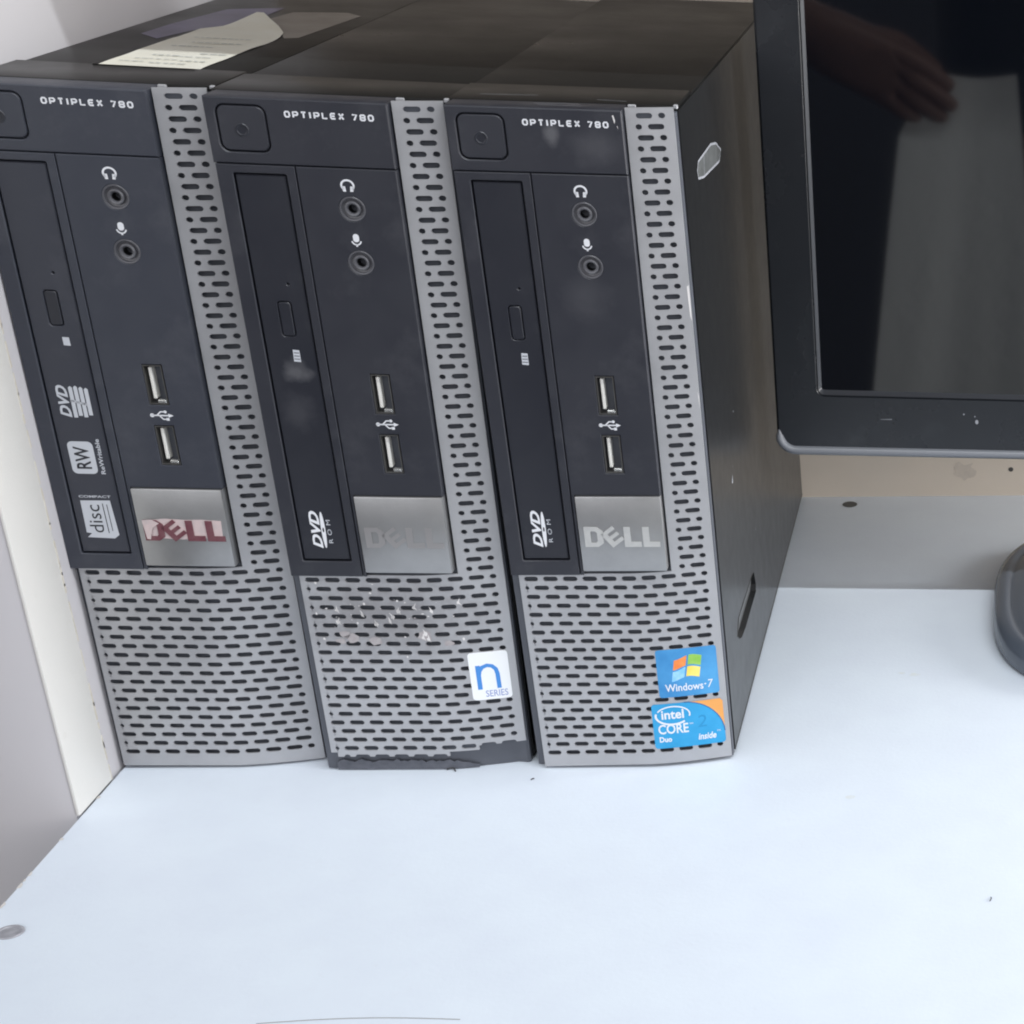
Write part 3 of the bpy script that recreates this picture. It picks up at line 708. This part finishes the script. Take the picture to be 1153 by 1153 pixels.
# foot: a low rounded plate with a stepped top
BX, BY, BA, BB = 296., 184., 87., 106.
def sup(a, c, n=72, e=2.9):
    r = []
    for k in range(n):
        t_ = 2 * PI * k / n; cc, ss = math.cos(t_), math.sin(t_)
        r.append((math.copysign(abs(cc) ** (2 / e), cc) * a, math.copysign(abs(ss) ** (2 / e), ss) * c))
    return r
t = bmesh.new(); rings = []
for ins, h in ((1.0, .3), (0, 2), (.2, 8.5), (1.2, 11), (3.2, 13.2), (6, 14.4), (8.5, 14.6), (9.6, 13.6), (11, 13.8), (13, 15.2), (20, 17.0), (40, 19.5), (70, 20.5)):
    rings.append([t.verts.new((BX + u, BY + v, h)) for u, v in sup(BA - ins, BB - ins)])
for a, c in zip(rings, rings[1:]):
    for k in range(72): t.faces.new([a[k], a[(k + 1) % 72], c[(k + 1) % 72], c[k]])
t.faces.new(rings[-1]); bmesh.ops.recalc_face_normals(t, faces=t.faces[:])
b = bmesh.new(); merge(b, t, 0)
base = finish('monitor_foot', b, 'foot', None, sharp=50)
b = bmesh.new(); box(b, BX - 32, BX + 32, 205, 232, 15, 190, 4, 3); neck = finish('monitor_neck', b, 'mon', None)
bpy.context.view_layer.update()
for o in (base, neck): o.parent = mon; o.matrix_parent_inverse = mon.matrix_world.inverted()

# ------------------------------------------------------------------ the person taking the picture, seen only as a dim reflection in the screen
def skinned(name, chains, m, parent=None, root=0):
    """chains of (x, y, z, radius) in metres; a first point given as an index joins an earlier vertex"""
    vs, es, rad = [], [], []
    for ch in chains:
        prev = None
        for p in ch:
            if isinstance(p, int): prev = p; continue
            vs.append(p[:3]); rad.append(p[3]); i = len(vs) - 1
            if prev is not None: es.append((prev, i))
            prev = i
    me = bpy.data.meshes.new(name); me.from_pydata(vs, es, [])
    o = bpy.data.objects.new(name, me); C.objects.link(o)
    md = o.modifiers.new('skin', 'SKIN'); md.use_smooth_shade = True
    for k, q in enumerate(me.skin_vertices[0].data if me.skin_vertices else []):
        q.radius = (rad[k], rad[k]); q.use_root = (k == root)
    o.modifiers.new('sub', 'SUBSURF').render_levels = 2
    me.materials.append(M[m])
    if parent: o.parent = parent
    return o
def ensure_skin(name, chains, m, parent=None):
    o = skinned(name, chains, m, parent)
    me = o.data
    if not me.skin_vertices:
        bm_ = bmesh.new(); bm_.from_mesh(me); lay = bm_.verts.layers.skin.verify()
        r_ = [p[3] for ch in chains for p in ch if not isinstance(p, int)]
        for v, q in zip(bm_.verts, r_): v[lay].radius = (q, q)
        bm_.verts.ensure_lookup_table(); bm_.verts[0][lay].use_root = True
        bm_.to_mesh(me); bm_.free()
    return o
body = [
    [(.25, -1.26, .02, .135), (.25, -1.26, .22, .125), (.25, -1.25, .42, .14), (.25, -1.25, .56, .13), (.25, -1.25, .645, .06), (.25, -1.235, .70, .058), (.25, -1.225, .78, .088), (.25, -1.22, .87, .085), (.25, -1.23, .93, .04)],
    [3, (.11, -1.25, .575, .06), (.04, -1.24, .55, .058), (-.05, -1.16, .36, .046), (-.075, -1.03, .27, .042), (-.03, -.91, .245, .029), (.014, -.872, .224, .033), (.062, -.858, .196, .041)],       # her left arm down to the palm (index 15)
    [3, (.39, -1.25, .575, .06), (.46, -1.24, .55, .058), (.52, -1.12, .36, .046), (.46, -1.00, .34, .042), (.37, -.90, .40, .028), (.335, -.872, .425, .029), (.315, -.858, .445, .032)],              # right arm up to the phone (index 22)
    [0, (.16, -1.26, -.06, .10), (.155, -1.25, -.40, .075), (.155, -1.26, -.76, .05), (.155, -1.17, -.81, .04)],
    [0, (.34, -1.26, -.06, .10), (.345, -1.25, -.40, .075), (.345, -1.26, -.76, .05), (.345, -1.17, -.81, .04)],
    [15, (.092, -.848, .214, .015), (.112, -.842, .208, .0100), (.134, -.846, .194, .0090), (.148, -.856, .182, .0078)],
    [15, (.095, -.850, .200, .015), (.117, -.842, .188, .0102), (.138, -.846, .174, .0092), (.150, -.857, .163, .0080)],
    [15, (.093, -.853, .185, .0145), (.112, -.846, .171, .0098), (.131, -.850, .158, .0088), (.142, -.860, .148, .0078)],
    [15, (.085, -.856, .171, .013), (.100, -.850, .159, .0088), (.114, -.854, .149, .0078), (.122, -.862, .142, .0068)],
    [15, (.070, -.872, .228, .0130), (.096, -.880, .222, .0110), (.120, -.877, .206, .0095), (.135, -.872, .194, .0085)],
    [22, (.300, -.852, .470, .0115), (.290, -.838, .485, .0098), (.278, -.830, .490, .0085)],
    [22, (.294, -.850, .454, .0118), (.282, -.836, .462, .0100), (.272, -.829, .464, .0086)],
    [22, (.293, -.850, .438, .0115), (.281, -.836, .440, .0098), (.272, -.829, .440, .0084)],
    [22, (.297, -.852, .423, .0105), (.286, -.838, .420, .0088), (.278, -.831, .418, .0076)],
    [22, (.302, -.872, .462, .0130), (.286, -.876, .474, .0108), (.274, -.874, .478, .0092)],
    [6, (.25, -1.135, .80, .016), (.25, -1.118, .785, .012)],
]
person = ensure_skin('person', body, 'skin'); tag(person, 'person in dark clothes holding up a phone and a white cloth', 'person')
ensure_skin('shirt', [[(.25, -1.26, .06, .16), (.25, -1.26, .22, .15), (.25, -1.25, .42, .165), (.25, -1.25, .57, .15)],
    [3, (.10, -1.25, .585, .08), (.03, -1.235, .535, .075), (-.03, -1.185, .42, .062)], [3, (.40, -1.25, .585, .08), (.47, -1.235, .535, .075), (.505, -1.165, .42, .062)]], 'jeans', person)
ensure_skin('trousers', [[(.25, -1.26, .06, .15), (.25, -1.26, -.02, .15)], [1, (.16, -1.26, -.08, .115), (.155, -1.25, -.40, .092), (.155, -1.26, -.74, .075)], [1, (.34, -1.26, -.08, .115), (.345, -1.25, -.40, .092), (.345, -1.26, -.74, .075)]], 'jeans', person)
ensure_skin('hair', [[(.25, -1.25, .86, .085), (.25, -1.245, .91, .075)]], 'black', person)
bm = bmesh.new(); NX, NZ = 30, 36; g = []
for j in range(NZ + 1):
    f = j / NZ; z_ = 198 - 380 * f; xl = 104 - 40 * f ** .8 + 22 * max(0, 1 - f * 6); xr = 212 + 34 * f; r_ = []
    for k in range(NX + 1):
        q = k / NX; x = xl + (xr - xl) * q
        r_.append(bm.verts.new((x, -872 + 5 * math.sin(q * 7 + f * 1.6) * (.2 + f) + 1.5 * math.sin(q * 19 + f * 4) * f + 190 * f, z_ - 6 * math.sin(q * PI) * (1 - f))))
    g.append(r_)
for j in range(NZ):
    for k in range(NX): bm.faces.new([g[j][k], g[j][k + 1], g[j + 1][k + 1], g[j + 1][k]])
ret = bmesh.ops.extrude_face_region(bm, geom=bm.faces[:], use_keep_orig=True)
for v in [q for q in ret['geom'] if isinstance(q, bmesh.types.BMVert)]: v.co.y -= 1.2
bmesh.ops.recalc_face_normals(bm, faces=bm.faces[:])
cl = finish('cloth', bm, 'white_cloth'); tag(cl, 'white cloth hanging from the hand reflected in the screen', 'cloth')
bm = bmesh.new(); plate(bm, rrect(-80, -38, 80, 38, 9, 6), [], -4, 4, lambda u, v, d: Vector((u, d, v)), back=True, cham=1.)
ph = finish('mobile_phone', bm, 'black'); tag(ph, 'dark mobile phone held up in front of the computers', 'phone')
bm = bmesh.new(); lathe(bm, 0, 0, [(6, -4.0), (6, -5.0), (4.5, -5.0), (3.5, -4.2), (0, -4.2)], 24); finish('camera_lens', bm, 'screen', ph)

# ------------------------------------------------------------------ light
wd = bpy.data.worlds.new('World'); S.world = wd; wd.use_nodes = True
nt = wd.node_tree; N = nt.nodes; L = nt.links
bg = N['Background']; FR = 1.9
tc = N.new('ShaderNodeTexCoord'); sx = N.new('ShaderNodeSeparateXYZ'); L.new(tc.outputs['Generated'], sx.inputs[0])
cr = N.new('ShaderNodeValToRGB'); L.new(sx.outputs['Z'], cr.inputs[0])
e = cr.color_ramp.elements                               # dim room below, pale ceiling above
e[0].position = 0.0; e[0].color = (.05, .052, .06, 1)
e[1].position = .95; e[1].color = (.06, .06, .065, 1)
k = e.new(.12); k.color = (.12, .12, .125, 1)
f1 = N.new('ShaderNodeMapRange'); f1.inputs[1].default_value = .05; f1.inputs[2].default_value = -.40; L.new(sx.outputs['Y'], f1.inputs[0])
f2 = N.new('ShaderNodeValToRGB'); L.new(sx.outputs['Z'], f2.inputs[0])
e = f2.color_ramp.elements                               # added glow band from the front, lifts the shaded shelf and back panel
e[0].position = .0; e[0].color = (0, 0, 0, 1); e[1].position = .72; e[1].color = (0, 0, 0, 1)
k = e.new(.05); k.color = (FR, FR, FR * 1.04, 1); k = e.new(.50); k.color = (FR, FR, FR * 1.04, 1)
mu = N.new('ShaderNodeMix'); mu.data_type = 'RGBA'; mu.blend_type = 'ADD'
L.new(f1.outputs[0], mu.inputs[0]); L.new(cr.outputs[0], mu.inputs[6]); L.new(f2.outputs[0], mu.inputs[7])
L.new(mu.outputs[2], bg.inputs['Color']); bg.inputs['Strength'].default_value = 1.0

def area(name, loc, tgt, sx_, sy_, power, col):
    l = bpy.data.lights.new(name, 'AREA'); l.shape = 'RECTANGLE'; l.size = sx_; l.size_y = sy_; l.energy = power; l.color = col
    o = bpy.data.objects.new(name, l); C.objects.link(o); o.location = loc
    o.rotation_euler = (Vector(tgt) - Vector(loc)).to_track_quat('-Z', 'Y').to_euler(); return o
area('ceiling_tube_lamp', (.95, -.62, 2.05), (.2, .15, .1), 2.2, .035, 37.5, (.93, .97, 1.0)).rotation_euler = (R(22), 0, 0)   # the tube runs along the shelf
area('side_fill_lamp', (1.35, .0, .30), (.1, .25, .0), .7, .3, 9, (1.0, .98, .96))  # added fill from the right for the shaded shelf, no known source
area('rear_fill_lamp', (1.3, .33, .40), (.1, .30, .0), .16, .3, 7, (.97, .99, 1.0))  # second added fill, reaches the shelf's shade behind the monitor

# ------------------------------------------------------------------ camera
cam = bpy.data.cameras.new('Camera'); co = bpy.data.objects.new('Camera', cam); C.objects.link(co)
Rm = [[0.9892518588339896, -0.12970792203813222, 0.06750270182740832], [0.001913739829491232, -0.4501219472332801, -0.8929650442311728], [0.1462090879299755, 0.8834965124885469, -0.4450357457859069]]
r_, d_, f_ = [Vector(q) for q in Rm]
mw = Matrix(((r_.x, -d_.x, -f_.x, .23291876), (r_.y, -d_.y, -f_.y, -.81707452), (r_.z, -d_.z, -f_.z, .44394726), (0, 0, 0, 1)))
co.matrix_world = mw
cam.sensor_width = 36; cam.sensor_fit = 'HORIZONTAL'; cam.lens = 36 * 2147.997 / 1153
cam.shift_x = (576.5 - 1484.094) / 1153; cam.shift_y = (799.033 - 576.5) / 1153
cam.clip_start = .01; cam.clip_end = 50
S.camera = co
ph.matrix_world = Matrix.Translation(mw.translation + f_ * -.016) @ mw.to_3x3().to_4x4() @ Matrix.Rotation(-PI / 2, 4, 'X')
S.view_settings.view_transform = 'Standard'; S.view_settings.look = 'None'; S.view_settings.exposure = 0; S.view_settings.gamma = 1
S.cycles.filter_width = 2.0
S.render.resolution_x = 1024; S.render.resolution_y = 1024
